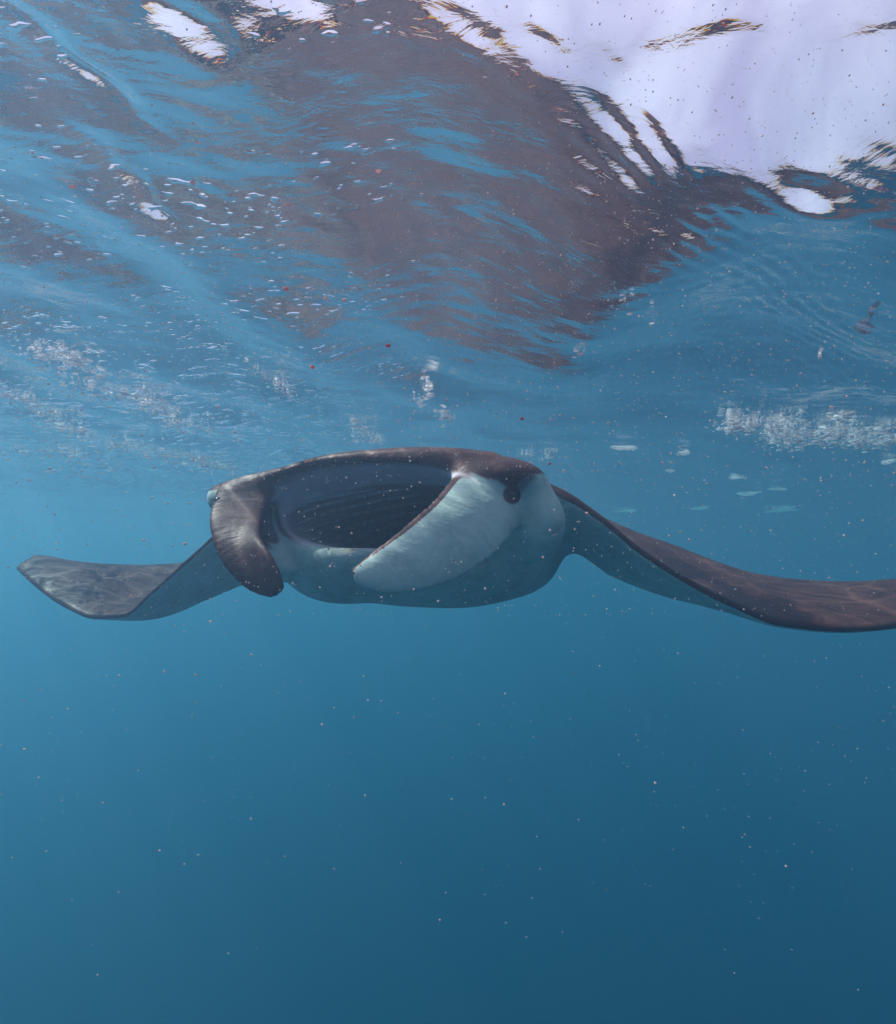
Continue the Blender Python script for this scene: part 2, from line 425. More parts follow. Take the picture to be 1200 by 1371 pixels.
class Paddle:
    """flattened tube swept along points: rows of (centre, width direction, half width, half thickness)"""
    def __init__(s, rows, bend=0.0, n=24):
        c = np.array([r[0] for r in rows]); w = np.array([r[1] for r in rows], float)
        hw = np.array([r[2] for r in rows]); ht = np.array([r[3] for r in rows])
        s0 = np.r_[0, np.cumsum(np.linalg.norm(np.diff(c, axis=0), axis=1))]
        ss = np.linspace(0, s0[-1], n)
        f = lambda v: np.stack([pchip(ss, s0, v[:, i]) for i in range(v.shape[1])], -1)
        s.c = f(c); w = f(w); s.hw = pchip(ss, s0, hw); s.ht = pchip(ss, s0, ht)
        tg = np.gradient(s.c, axis=0); tg /= np.linalg.norm(tg, axis=1)[:, None]
        w -= (w * tg).sum(1)[:, None] * tg; w /= np.linalg.norm(w, axis=1)[:, None]
        s.w = w; s.n = np.cross(tg, w); s.bend = bend
        s.lo = s.c.min(0) - 0.12; s.hi = s.c.max(0) + 0.12
    def __call__(s, p, full=False):
        best = np.full(len(p), 9.0); U = np.zeros(len(p)); Vv = np.zeros(len(p)); S = np.zeros(len(p))
        ins = np.all((p > s.lo) & (p < s.hi), axis=1)
        q = p[ins]; bb = np.full(len(q), 9.0); uu = np.zeros(len(q)); vv = np.zeros(len(q)); st = np.zeros(len(q))
        for i in range(len(s.c) - 1):
            ab = s.c[i + 1] - s.c[i]; L2 = ab @ ab
            tt = np.clip(((q - s.c[i]) @ ab) / L2, 0, 1)
            ww = s.w[i] + tt[:, None] * (s.w[i + 1] - s.w[i]); nn = s.n[i] + tt[:, None] * (s.n[i + 1] - s.n[i])
            r = q - s.c[i] - tt[:, None] * ab
            u = (r * ww).sum(1); v = (r * nn).sum(1)
            e = r - u[:, None] * ww - v[:, None] * nn; e = np.sqrt((e * e).sum(1))
            hw = s.hw[i] + tt * (s.hw[i + 1] - s.hw[i]); ht = s.ht[i] + tt * (s.ht[i + 1] - s.ht[i])
            v = v + s.bend * (u * u) / np.maximum(hw, 1e-3)
            d = ell2(u, v, hw, ht)
            d = np.where(e > 1e-5, np.sqrt(np.maximum(d, 0) ** 2 + e * e) + np.minimum(d, 0) * (e < 0.003), d)
            up = d < bb
            bb = np.where(up, d, bb); uu = np.where(up, u / hw, uu); vv = np.where(up, v / ht, vv)
            st = np.where(up, (i + tt) / (len(s.c) - 1), st)
        best[ins] = bb; U[ins] = uu; Vv[ins] = vv; S[ins] = st
        return (best, U, Vv, S) if full else best

# near cephalic fin (right in the photo), a flat paddle reaching forward and down across the mouth
def Wd(a, b): return np.array(b) - np.array(a)
def rows_from_edges(E):
    rows = []
    for (a, b, th) in E:
        A, B = P(*a), P(*b); rows.append(((A + B) / 2, (B - A), np.linalg.norm(B - A) / 2, th))
    return rows
FIN_R = Paddle(rows_from_edges([
    ((612, 630, 1.07), (706, 686, 1.10), 0.036),
    ((600, 648, 1.02), (694, 700, 1.04), 0.022),
    ((580, 672, 0.97), (672, 728, 0.99), 0.013),
    ((550, 699, 0.93), (632, 757, 0.95), 0.011),
    ((517, 724, 0.90), (584, 778, 0.91), 0.010),
    ((488, 744, 0.88), (534, 785, 0.885), 0.010),
    ((466, 763, 0.87), (484, 779, 0.865), 0.009)]), bend=0.13)
FIN_L = Paddle(rows_from_edges([
    ((303, 658, 1.27), (372, 648, 1.25), 0.022),
    ((285, 684, 1.20), (358, 680, 1.21), 0.018),
    ((285, 712, 1.14), (350, 708, 1.14), 0.016),
    ((299, 742, 1.10), (352, 732, 1.08), 0.015),
    ((323, 770, 1.07), (369, 752, 1.04), 0.015),
    ((346, 790, 1.05), (380, 770, 1.03), 0.014),
    ((361, 797, 1.04), (381, 786, 1.03), 0.013)]), bend=-0.16)
RIM = Paddle([(P(655, 622, 1.12), (0, 1, 0.1), 0.040, 0.016), (P(600, 612, 1.13), (0, 1, 0), 0.035, 0.015), (P(540, 611, 1.155), (0, 1, 0), 0.030, 0.014), (P(455, 618, 1.20), (0, 1, 0), 0.035, 0.014),
              (P(390, 635, 1.245), (0, 1, 0), 0.045, 0.017), (P(335, 656, 1.27), (0, 1, 0), 0.034, 0.020), (P(308, 678, 1.27), (0.2, 1, 0), 0.034, 0.024),
              (P(312, 705, 1.25), (0.3, 1, 0), 0.045, 0.026), (P(345, 738, 1.24), (0.3, 1, 0), 0.045, 0.022), (P(392, 762, 1.25), (0.2, 1, 0), 0.035, 0.018)], n=30)
CHEEK = Paddle(rows_from_edges([
    ((338, 668, 1.285), (396, 662, 1.27), 0.016),
    ((316, 686, 1.28), (386, 680, 1.30), 0.020),
    ((318, 712, 1.26), (384, 715, 1.29), 0.020),
    ((345, 740, 1.25), (394, 742, 1.27), 0.020),
    ((375, 765, 1.26), (410, 768, 1.27), 0.018)]), bend=0.0)
GILL_R = (P(690, 702, 1.18), (0.068, 0.15, 0.088))
EYE_L = (P(301, 668, 1.33), (0.038, 0.06, 0.036))
BELLY_L = (P(438, 742, 1.42), (0.12, 0.32, 0.110))
BROW_R = (P(664, 645, 1.14), (0.085, 0.11, 0.045))

def sdf(p):
    d = smin(sd_wing(p), sd_head(p), 0.07)
    d = smin(d, ellipsoid(p, GILL_R[0], GILL_R[1], -0.4), 0.012)
    d = smin(d, ellipsoid(p, BROW_R[0], BROW_R[1], -0.4), 0.05)
    d = smin(d, ellipsoid(p, EYE_L[0], EYE_L[1], -0.4), 0.012)
    d = smin(d, ellipsoid(p, BELLY_L[0], BELLY_L[1], -0.4), 0.06)
    d = smax(d, -ellipsoid(p, P(640, 744, 1.06), (0.085, 0.075, 0.026), -0.3), 0.03)
    d = smin(d, RIM(p), 0.030)
    d = smin(d, CHEEK(p), 0.030)
    d = smax(d, -sd_cav(p), 0.014)
    d = smin(d, FIN_R(p), 0.018)
    d = smin(d, FIN_L(p), 0.035)
    return d

def eval_sdf(p, chunk=400000):
    p = np.asarray(p, np.float64); o = np.empty(len(p))
    for i in range(0, len(p), chunk): o[i:i + chunk] = sdf(p[i:i + chunk])
    return o

H = 0.005; K = 5
lo = np.array([-1.86, 0.78, -0.84]); hi = np.array([1.90, 2.62, -0.24])
nc = np.ceil((hi - lo) / (H * K)).astype(int)
cg = [lo[i] + (np.arange(nc[i]) + 0.5) * H * K for i in range(3)]
CX, CY, CZz = np.meshgrid(*cg, indexing='ij')
cd = eval_sdf(np.stack([CX.ravel(), CY.ravel(), CZz.ravel()], -1)).reshape(nc)
act = np.abs(cd) < H * K * 1.6
big = np.repeat(np.repeat(np.repeat(cd, K, 0), K, 1), K, 2).astype(np.float32)
ab = np.argwhere(act)
off = np.stack(np.meshgrid(*[np.arange(K)] * 3, indexing='ij'), -1).reshape(-1, 3)
gi = (ab[:, None, :] * K + off[None]).reshape(-1, 3)
big[gi[:, 0], gi[:, 1], gi[:, 2]] = eval_sdf(lo + gi * H)
S_ = big < 0
def surface_nets(D, S, lo, h):
    c8 = [S[i:S.shape[0] - 1 + i, j:S.shape[1] - 1 + j, k:S.shape[2] - 1 + k] for i in (0, 1) for j in (0, 1) for k in (0, 1)]
    sm = np.zeros(c8[0].shape, np.uint8)
    for c in c8: sm += c
    cells = np.argwhere((sm > 0) & (sm < 8))
    vid = np.full(sm.shape, -1, np.int64); vid[cells[:, 0], cells[:, 1], cells[:, 2]] = np.arange(len(cells))
    acc = np.zeros((len(cells), 3)); cnt = np.zeros(len(cells))
    cor = [(i, j, k) for i in (0, 1) for j in (0, 1) for k in (0, 1)]
    for a in cor:
        for ax_ in range(3):
            if a[ax_]: continue
            b = list(a); b[ax_] = 1
            da = D[cells[:, 0] + a[0], cells[:, 1] + a[1], cells[:, 2] + a[2]]; db = D[cells[:, 0] + b[0], cells[:, 1] + b[1], cells[:, 2] + b[2]]
            x = (da < 0) != (db < 0); tt = np.where(x, da / np.where(x, da - db, 1), 0)
            pt = np.tile(np.array(a, float), (len(cells), 1)); pt[:, ax_] += tt
            acc += pt * x[:, None]; cnt += x
    V = lo + (cells + acc / cnt[:, None]) * h
    Q = []
    for ax_ in range(3):
        sl0 = [slice(1, -1)] * 3; sl1 = [slice(1, -1)] * 3
        sl0[ax_] = slice(0, -1); sl1[ax_] = slice(1, None)
        s0, s1 = S[tuple(sl0)], S[tuple(sl1)]
        e = np.argwhere(s0 != s1); flip = s0[e[:, 0], e[:, 1], e[:, 2]]
        base = e + 1; base[:, ax_] -= 1
        u, v = [(1, 2), (2, 0), (0, 1)][ax_]
        def g(du, dv):
            q = base.copy(); q[:, u] -= du; q[:, v] -= dv; return vid[q[:, 0], q[:, 1], q[:, 2]]
        q = np.stack([g(1, 1), g(0, 1), g(0, 0), g(1, 0)], -1)
        q = np.where(flip[:, None], q, q[:, ::-1]); Q.append(q)
    return V, np.concatenate(Q)
MV, MF = surface_nets(big, S_, lo, H)
del big, S_
def grad(p, e=0.002):
    g_ = np.stack([eval_sdf(p + np.eye(3)[i] * e) - eval_sdf(p - np.eye(3)[i] * e) for i in range(3)], -1) / (2 * e)
    return g_
GN = None
for it in range(2):
    GN = grad(MV); g2 = (GN * GN).sum(1); d_ = eval_sdf(MV)
    MV = MV - np.clip(d_ / np.maximum(g2, 0.3), -0.004, 0.004)[:, None] * GN
GN = GN / np.maximum(np.linalg.norm(GN, axis=1), 1e-6)[:, None]
# keep only the big connected piece is unnecessary: the field is one body

# ---- skin pattern: 1 = dark back, 0 = white belly; plus mouth lining
xp, yp = local(MV); wm, wc, _, _ = wing_mid(xp, yp)
hx, hy, hz = hlocal(MV)
dW, dH = sd_wing(MV), sd_head(MV)
wav = 0.010 * np.sin(hx * 31) + 0.010 * np.sin(hy * 30 + hx * 47) + 0.004 * np.sin(hx * 110 + hy * 60)
wing_dark = sstep(-0.009, -0.002, MV[:, 2] - wm)
side_z = 0.066 - 0.004 * sstep(0.16, 0.22, hx)
side_z = np.where(hy > 0.25, 0.060 - 0.10 * (hy - 0.25), side_z)
head_dark = sstep(-0.014, 0.016, hz - side_z + wav)
# near the lips on the front face: dark rim all round the mouth, fading into the pale chin
dcav = -sd_cav(MV)
lip = sstep(-0.018, -0.002, dcav) * sstep(0.10, 0.03, hy) * (0.35 + 0.65 * sstep(-0.055, -0.02, hz))
head_dark = np.maximum(head_dark, lip * sstep(0.26, 0.20, hx))
cheekL = np.maximum(sstep(0.012, 0.004, CHEEK(MV)) * (GN[:, 1] < 0.3), sstep(0.012, 0.004, RIM(MV))) * sstep(-0.085, -0.035, hz)
head_dark = np.maximum(head_dark, cheekL)
wgt = sstep(-0.02, 0.05, dH - dW)
dark = head_dark * (1 - wgt) + wing_dark * wgt
inner_all = np.maximum(hz, 0)
# cephalic fins
fr, frU, frV, frS = FIN_R(MV, True)
wr = sstep(0.016, 0.002, fr) * sstep(0.02, 0.22, frS)
edge_dark = np.maximum(sstep(-0.80, -0.90, frU), 0)
cam_face = (GN * (MV - np.array([0.25, 0.55, CZ - 0.1]))).sum(1)          # inner (mouth) side versus outer side of the fin
fin_dark = np.maximum(sstep(-0.1, 0.25, (GN * np.array([-0.75, 0.65, 0.30])).sum(1)), edge_dark)
dark = dark * (1 - wr) + fin_dark * wr
fl, flU, flV, flS = FIN_L(MV, True)
wl = sstep(0.022, 0.004, fl)
dark = dark * (1 - wl) + 1.0 * wl
# spot behind the near eye and the pale bulge of the far eye
el = sstep(0.012, 0.0, ellipsoid(MV, EYE_L[0], EYE_L[1], -0.4)); 
dark = np.where(el > 0.5, sstep(0.010, 0.022, MV[:, 2] - EYE_L[0][2]), dark)
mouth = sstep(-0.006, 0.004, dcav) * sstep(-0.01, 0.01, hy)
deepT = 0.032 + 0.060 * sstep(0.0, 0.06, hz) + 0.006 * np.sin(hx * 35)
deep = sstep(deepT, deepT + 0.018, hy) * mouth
EYE_POS = np.array([0.11, 1.02, CZ + 0.10])
ed = MV - P(686, 662, 1.04); ed2 = MV - P(702, 646, 1.06)
spot = sstep(0.026, 0.010, np.hypot(ed[:, 0], ed[:, 2])) * (MV[:, 1] < 1.25)
e0, e1 = P(686, 660, 1.04), P(704, 640, 1.08); sg = (e1 - e0)[[0, 2]]
tu = np.clip(((MV[:, [0, 2]] - e0[[0, 2]]) @ sg) / (sg @ sg), 0, 1); dv = MV[:, [0, 2]] - e0[[0, 2]] - tu[:, None] * sg
spot2 = 0.55 * sstep(0.036, 0.004, np.hypot(dv[:, 0], dv[:, 1])) * (MV[:, 1] < 1.25)
dark = np.maximum(dark, np.maximum(spot, spot2))

m, t, out = new_mat('manta_skin')
b = t.n('BsdfPrincipled')
at = lambda n_: t.n('Attribute', attribute_name=n_).outputs['Fac']
tcn = t.n('TexCoord'); ob = tcn.outputs['Object']
ns = t.n('TexNoise', i_Scale=9.0, i_Detail=7.0, i_Roughness=0.62); t.l(ob, ns.inputs['Vector'])
nf = t.n('TexNoise', i_Scale=140.0, i_Detail=4.0); t.l(ob, nf.inputs['Vector'])
mp = t.n('Mapping'); mp.inputs['Scale'].default_value = (6, 45, 20); mp.inputs['Rotation'].default_value = (0, 0, 0.25); t.l(ob, mp.inputs['Vector'])
st = t.n('TexNoise', i_Scale=1.0, i_Detail=5.0, i_Roughness=0.6); t.l(mp.outputs[0], st.inputs['Vector'])
back = t.ramp(ns.outputs['Fac'], [(0.30, (0.048, 0.020, 0.018)), (0.52, (0.092, 0.038, 0.033)), (0.75, (0.16, 0.075, 0.062))])
back = t.mix(t.math('MULTIPLY', t.math('GREATER_THAN', nf.outputs['Fac'], 0.62), 0.25), back, (0.14, 0.10, 0.085))
back = t.mix(t.math('MULTIPLY', t.ramp(st.outputs['Fac'], [(0.5, 0.0), (0.72, 1.0)]), 0.35), back, (0.12, 0.082, 0.066))
belly = t.ramp(ns.outputs['Fac'], [(0.30, (0.30, 0.44, 0.40)), (0.5, (0.46, 0.61, 0.55)), (0.75, (0.58, 0.70, 0.64))])
nb = t.n('TexNoise', i_Scale=26.0, i_Detail=6.0, i_Roughness=0.7, i_Distortion=0.8); t.l(ob, nb.inputs['Vector'])
belly = t.mix(t.math('MULTIPLY', t.ramp(nb.outputs['Fac'], [(0.50, 0.0), (0.70, 1.0)]), 0.5), belly, (0.26, 0.33, 0.31))
belly = t.mix(t.math('MULTIPLY', t.ramp(st.outputs['Fac'], [(0.56, 0.0), (0.62, 1.0)]), 0.30), belly, (0.66, 0.74, 0.70))
belly = t.mix(t.math('MULTIPLY', nf.outputs['Fac'], 0.3), belly, (0.30, 0.38, 0.37))
dk = t.ramp(t.math('ADD', at('dark'), t.math('MULTIPLY', t.math('SUBTRACT', ns.outputs['Fac'], 0.5), 0.7)), [(0.30, 0.0), (0.62, 1.0)])
colr = t.mix(dk, belly, back)
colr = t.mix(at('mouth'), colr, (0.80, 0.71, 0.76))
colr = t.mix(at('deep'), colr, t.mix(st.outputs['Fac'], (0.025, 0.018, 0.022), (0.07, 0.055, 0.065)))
t.l(colr, b.inputs['Base Color'])
t.l(t.math('SUBTRACT', 0.66, t.math('MULTIPLY', dk, 0.18)), b.inputs['Roughness'])
b.inputs['Specular IOR Level'].default_value = 0.17
bp = t.n('Bump', i_Strength=0.25, i_Distance=0.002); t.l(nf.outputs['Fac'], bp.inputs['Height'])
bp2 = t.n('Bump', i_Strength=0.3, i_Distance=0.01); t.l(st.outputs['Fac'], bp2.inputs['Height']); t.l(bp2.outputs[0], bp.inputs['Normal'])
t.l(bp.outputs[0], b.inputs['Normal'])
t.l(b.outputs[0], out.inputs['Surface'])
skin = m

root = bpy.data.objects.new('manta_ray', None); col.objects.link(root)
root.location = (float(ORG[0]), float(ORG[1]) + 0.5, CZ - 0.2)
tag(root, 'large manta ray swimming towards the camera with its mouth wide open', 'manta ray')
def part(name, V, Fc, mat, parent=None, smooth=True):
    V = np.asarray(V, float) - np.array(root.location)
    return mesh_obj(name, V, Fc, mat, parent or root, smooth)
body = part('body', MV, MF, skin)
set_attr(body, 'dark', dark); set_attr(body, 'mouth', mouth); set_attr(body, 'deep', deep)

# eyes
def ball(name, c, r, mat, parent=None, sx=(1, 1, 1), seg=20):
    V = []; Fc = []
    nr = seg // 2
    for i in range(nr + 1):
        a = math.pi * i / nr
        for j in range(seg):
            b_ = 2 * math.pi * j / seg
            V.append((c[0] + r * sx[0] * math.sin(a) * math.cos(b_), c[1] + r * sx[1] * math.sin(a) * math.sin(b_), c[2] + r * sx[2] * math.cos(a)))
    for i in range(nr):
        for j in range(seg):
            j2 = (j + 1) % seg; Fc.append((i * seg + j, (i + 1) * seg + j, (i + 1) * seg + j2, i * seg + j2))
    return part(name, V, Fc, mat, parent)
eye_mat = simple_mat('wet_dark_eye', (0.012, 0.010, 0.012), 0.12)
# find the head surface behind a photo pixel
def on_skin(px, py, d0=0.8, d1=1.6):
    dd = np.linspace(d0, d1, 1600); pts = np.array([P(px, py, d) for d in dd]); v = eval_sdf(pts)
    return pts[np.argmax(v < 0)]
pe = on_skin(686, 663); ball('eye', pe + np.array([0.0, 0.009, 0]), 0.0135, eye_mat, sx=(1.0, 1, 0.9))
pe2 = on_skin(288, 672, 1.2, 1.6); ball('eye', pe2 + np.array([0.004, 0.012, 0]), 0.012, eye_mat)

# pale gill plates crossing the dark of the throat
def tube(name, pts, rad, mat, parent=None, flat=0.5, seg=8, up=(0, 0, 1)):
    pts = np.array(pts); n = len(pts); V = []; Fc = []
    tg = np.gradient(pts, axis=0); tg /= np.linalg.norm(tg, axis=1)[:, None]
    for i in range(n):
        a = np.cross(tg[i], up); a /= np.linalg.norm(a); b_ = np.cross(a, tg[i])
        r = rad[i] if hasattr(rad, '__len__') else rad
        for j in range(seg):
            th = 2 * math.pi * j / seg
            V.append(pts[i] + r * (math.cos(th) * a * flat + math.sin(th) * b_))
    for i in range(n - 1):
        for j in range(seg):
            j2 = (j + 1) % seg; Fc.append((i * seg + j, i * seg + j2, (i + 1) * seg + j2, (i + 1) * seg + j))
    return part(name, V, Fc, mat, parent)
gill_mat = simple_mat('gill_plate_skin', (0.42, 0.38, 0.42), 0.5, 0.3, 60)
for (x0, y0, x1, y1, bow) in ((396, 690, 540, 655, -6), (398, 702, 560, 663, -7), (404, 714, 572, 672, -7), (416, 726, 574, 684, -7), (440, 735, 560, 702, -5), (392, 678, 500, 656, -3), (470, 737, 545, 716, -3)):
    pts = []
    for k in range(15):
        u = k / 14; q = on_skin(x0 + (x1 - x0) * u, y0 + (y1 - y0) * u + bow * 4 * u * (1 - u), 1.14, 1.9)
        pts.append(q - np.array([0, 0.004, 0]))
    pts = np.array(pts)
    for _ in range(3): pts[1:-1] = (pts[:-2] + pts[1:-1] * 2 + pts[2:]) / 4
    tube('gill_plate', pts, [0.0060 * math.sin(math.pi * (k + 0.6) / 15.2) ** 0.6 for k in range(15)], gill_mat)

# thin whip tail trailing behind the body
tl = []
for k in range(30):
    u = k / 29; yv = 1.05 + 1.15 * u
    wxy = ORG + 0.0 * AX + yv * AY
    tl.append((wxy[0], wxy[1], CZ - 0.03 + 0.04 * math.sin(u * 3)))
dark_skin = simple_mat('tail_skin', (0.035, 0.026, 0.025), 0.5, 0.4, 25)
tube('tail', tl, [0.022 * (1 - k / 31) ** 1.3 + 0.0015 for k in range(30)], dark_skin, flat=1.0)

# ------------------------------------------------------------------ things drifting in the water
ICO_T = (1 + 5 ** 0.5) / 2
ico = np.array([(-1, ICO_T, 0), (1, ICO_T, 0), (-1, -ICO_T, 0), (1, -ICO_T, 0), (0, -1, ICO_T), (0, 1, ICO_T), (0, -1, -ICO_T), (0, 1, -ICO_T),
                (ICO_T, 0, -1), (ICO_T, 0, 1), (-ICO_T, 0, -1), (-ICO_T, 0, 1)]) / math.hypot(1, ICO_T)
icoF = np.array([(0, 11, 5), (0, 5, 1), (0, 1, 7), (0, 7, 10), (0, 10, 11), (1, 5, 9), (5, 11, 4), (11, 10, 2), (10, 7, 6), (7, 1, 8),
                 (3, 9, 4), (3, 4, 2), (3, 2, 6), (3, 6, 8), (3, 8, 9), (4, 9, 5), (2, 4, 11), (6, 2, 10), (8, 6, 7), (9, 8, 1)])
octo = np.array([(1, 0, 0), (-1, 0, 0), (0, 1, 0), (0, -1, 0), (0, 0, 1), (0, 0, -1)], float)
octF = np.array([(0, 2, 4), (2, 1, 4), (1, 3, 4), (3, 0, 4), (2, 0, 5), (1, 2, 5), (3, 1, 5), (0, 3, 5)])
def scatter_mesh(name, C_, R_, mat, shape=(octo, octF), parent=None, smooth=False):
    b_, f_ = shape; n = len(C_)
    R_ = np.asarray(R_); R_ = R_[:, None] * np.ones(3) if R_.ndim == 1 else R_
    q = rng.normal(size=(n, 3, 3)); q, _r = np.linalg.qr(q)
    if smooth: q = np.tile(np.eye(3), (n, 1, 1))
    V = np.einsum('nij,kj->nki', q, b_) * 1.0
    V = C_[:, None, :] + V * R_[:, None, :]
    Fx = (f_[None] + (np.arange(n) * len(b_))[:, None, None]).reshape(-1, 3)
    return mesh_obj(name, V.reshape(-1, 3), Fx, mat, parent, smooth)

def drift_mat(name, c):
    m, t, out = new_mat(name)
    a = t.n('BsdfDiffuse'); a.inputs['Color'].default_value = (*c, 1)
    b = t.n('BsdfTranslucent'); b.inputs['Color'].default_value = (*c, 1)
    x = t.n('MixShader', i_0=0.6); t.l(a.outputs[0], x.inputs[1]); t.l(b.outputs[0], x.inputs[2]); t.l(x.outputs[0], out.inputs['Surface']); return m
snow_mat = drift_mat('pale_drift', (0.84, 0.72, 0.70))
n = 30000
px_ = rng.uniform(-1.1, 1.1, n); dd = 0.16 + 2.6 * rng.random(n) ** 1.3
cx = px_ * dd; cy_ = dd
cz = CZ + (rng.random(n) ** 1.6) * -1.1 * dd + 0.55 * dd + 0.15 * rng.normal(size=n) * dd
okp = (rng.random(n) < np.where(cz < CZ - 0.12 * dd, 0.35, 1.0)) & (cz < water_h(cx, cy_) - 0.004) & (eval_sdf(np.stack([cx, cy_, cz], -1)) > 0.004)
C0 = np.stack([cx, cy_, cz], -1)[okp]
n = 16000; dd = 0.2 + 0.9 * rng.random(n); cx = rng.uniform(-1.1, 1.1, n) * dd; cz = CZ + rng.uniform(0.12, 1.1, n) * dd
C1 = np.stack([cx, dd, cz], -1); C1 = C1[(cz < water_h(cx, dd) - 0.004)]; C1 = C1[eval_sdf(C1) > 0.004]
C0 = np.concatenate([C0, C1])
rr = (0.00030 + 0.00080 * rng.random(len(C0)) ** 4) * (0.35 + 0.85 * C0[:, 1])
tag(scatter_mesh('drifting_particles', C0, rr, snow_mat), 'fine pale specks drifting in the water', kind='stuff')

def floater(name, px, py, d, r, mat, label, cat, group=None, sq=(1, 0.8, 0.7)):
    V = ico * np.array(sq) * r * (1 + 0.25 * rng.normal(size=(12, 1)))
    o = mesh_obj(name, V, icoF, mat, None, True)
    o.location = P(px, py, d); tag(o, label, cat, group); return o
red_mat = drift_mat('crimson_speck', (0.80, 0.03, 0.12))
coral_mat = drift_mat('coral_speck', (0.90, 0.28, 0.25))
fl_mat = drift_mat('pinkish_speck', (0.90, 0.60, 0.55))
for (px, py, d, r, mt, lb) in (
        (519, 463, 0.80, 0.0042, red_mat, 'crimson speck drifting above the middle of the manta mouth'),
        (418, 491, 0.80, 0.0036, coral_mat, 'coral red speck drifting left of the crimson one'),
        (699, 561, 0.95, 0.0036, red_mat, 'small red speck just above the near eye of the manta'),
        (383, 386, 0.80, 0.0040, coral_mat, 'coral red speck under the left end of the dark reflection'),
        (736, 621, 0.98, 0.0030, red_mat, 'tiny red speck beside the pale film right of the manta head')):
    floater('red_plankton', px, py, d, r, mt, lb, 'plankton', 'small red specks drifting near the surface')
for (px, py, d, r, lb) in ((507, 229, .55, .0028, 'round pinkish speck over the middle of the dark reflection'), (97, 250, .5, .0032, 'yellowish pink speck at the far left, largest of the specks'),
        (258, 244, .5, .0030, 'pinkish speck just left of the dark reflection'), (264, 190, .55, .0024, 'pale speck below the double bright gash at upper left'),
        (385, 275, .55, .0026, 'pinkish speck over the left part of the dark reflection'), (786, 687, .8, .0034, 'pale pink speck in front of the right wing root'),
        (462, 402, .6, .0028, 'pale speck right of the coral red specks, under the reflection edge'), (437, 399, .6, .0020, 'fainter speck beside the pale one under the reflection edge'),
        (640, 300, .6, .0016, 'tiny pink speck right of centre on the dark reflection'), (290, 285, .55, .0016, 'tiny pink speck at the left tip of the dark reflection'),
        (770, 902, .9, .0016, 'tiny speck in the deep blue below the right side of the head'), (605, 1070, .9, .0020, 'small speck alone in the deep blue, lower middle'),
        (812, 1192, 1.0, .0020, 'small speck in the deep blue, lower right'), (262, 903, .8, .0026, 'faint pale speck in the blue below the left cephalic fin'),
        (248, 728, .9, .0032, 'pale speck in front of the blue just above the left wing')):
    floater('drifting_speck', px, py, d, r, fl_mat, lb, 'drifting speck', 'pinkish specks drifting close to the camera')

# foam and bubble patches hanging under the surface
foam_mat, t, out = new_mat('foam_white')
a = t.n('BsdfPrincipled', i_Roughness=0.15); a.inputs['Base Color'].default_value = (0.92, 0.88, 0.90, 1)
b = t.n('BsdfTranslucent'); b.inputs['Color'].default_value = (0.95, 0.90, 0.92, 1)
x = t.n('MixShader', i_0=0.55); t.l(a.outputs[0], x.inputs[1]); t.l(b.outputs[0], x.inputs[2]); t.l(x.outputs[0], out.inputs['Surface'])
def under_surface(px, py):
    d = np.arange(0.4, 9, 0.006)
    gap = (CZ + (HY - py) / F * d) > water_h((px - 600.0) / F * d, d) - 0.003
    return P(px, py, d[max(np.argmax(gap) - 1, 0)] if gap.any() else 9.0)
def foam_patch(pix, n, r0, label, group=None, spread=7, drop=0.012, name='foam_patch'):
    """pix: photo pixels strung along the patch; bubbles gather round them under the waves"""
    C_ = []; w_py = [q[1] for q in pix]
    w = [under_surface(*q[:2]) for q in pix]; sp = [(q[2] if len(q) > 2 else spread) for q in pix]
    for i in range(n):
        k = rng.integers(0, len(w)); k2 = min(k + 1, len(w) - 1); u = rng.random()
        c = w[k] * (1 - u) + w[k2] * u; s_ = sp[k] / F * c[1]
        x = c[0] + rng.normal() * s_; y = c[1] + rng.normal() * s_ * min(8, F / max(40, HY - w_py[k]))
        C_.append((x, y, -abs(rng.normal()) * drop))
    C_ = np.array(C_)
    ws = np.sin(C_[:, 0] * 27 + 2 * np.sin(C_[:, 1] * 9)) + np.sin(C_[:, 1] * 13 + 2 * np.sin(C_[:, 0] * 19 + 1)) + np.sin(C_[:, 0] * 70 - C_[:, 1] * 24)
    C_ = C_[ws > 1.6 * rng.normal(size=n) * 0.5 + 0.1]
    C_[:, 2] += water_h(C_[:, 0], C_[:, 1]) - 0.001
    R_ = r0 * (0.22 + 1.5 * rng.random(len(C_)) ** 5) * C_[:, 1] / 2
    big_ = rng.random(len(C_)) < 0.035
    R_ = np.where(big_, r0 * C_[:, 1] / 2 * (2.0 + 3 * rng.random(len(C_))), R_)
    R3 = np.stack([R_ * 1.3, R_ * 1.5, R_ * np.where(big_, 0.30, 0.8)], -1)
    o = scatter_mesh(name, C_, R3, foam_mat, (ico, icoF), smooth=True)
    c0 = C_.mean(0); o.data.transform(__import__('mathutils').Matrix.Translation(-Vector(c0))); o.location = c0
    tag(o, label, 'foam', group, kind='stuff'); return o
foam_patch([(960, 566, 4), (1000, 566, 6), (1040, 572, 7), (1075, 582, 9), (1110, 582, 8), (1150, 584, 5), (1185, 592, 3)], 9000, 0.0026, 'large glittering white foam patch right of the manta head', drop=0.02)
foam_patch([(990, 556, 2), (1060, 554, 2), (1130, 556, 2)], 220, 0.003, 'thin white foam line along the top of the large foam patch', spread=2)
foam_patch([(574, 512, 3), (566, 530, 4), (560, 545, 5), (585, 555, 5), (602, 562, 4)], 520, 0.0030, 'hook shaped cluster of white bubbles above the middle of the manta')
foam_patch([(470, 580, 6), (492, 582, 7), (508, 588, 5)], 420, 0.0030, 'soft white foam tuft touching the upper lip of the manta')
foam_patch([(335, 494, 3), (355, 502, 8), (380, 520, 7), (390, 528, 4)], 420, 0.0024, 'patch of tiny sparkling bubbles up left of the manta mouth')
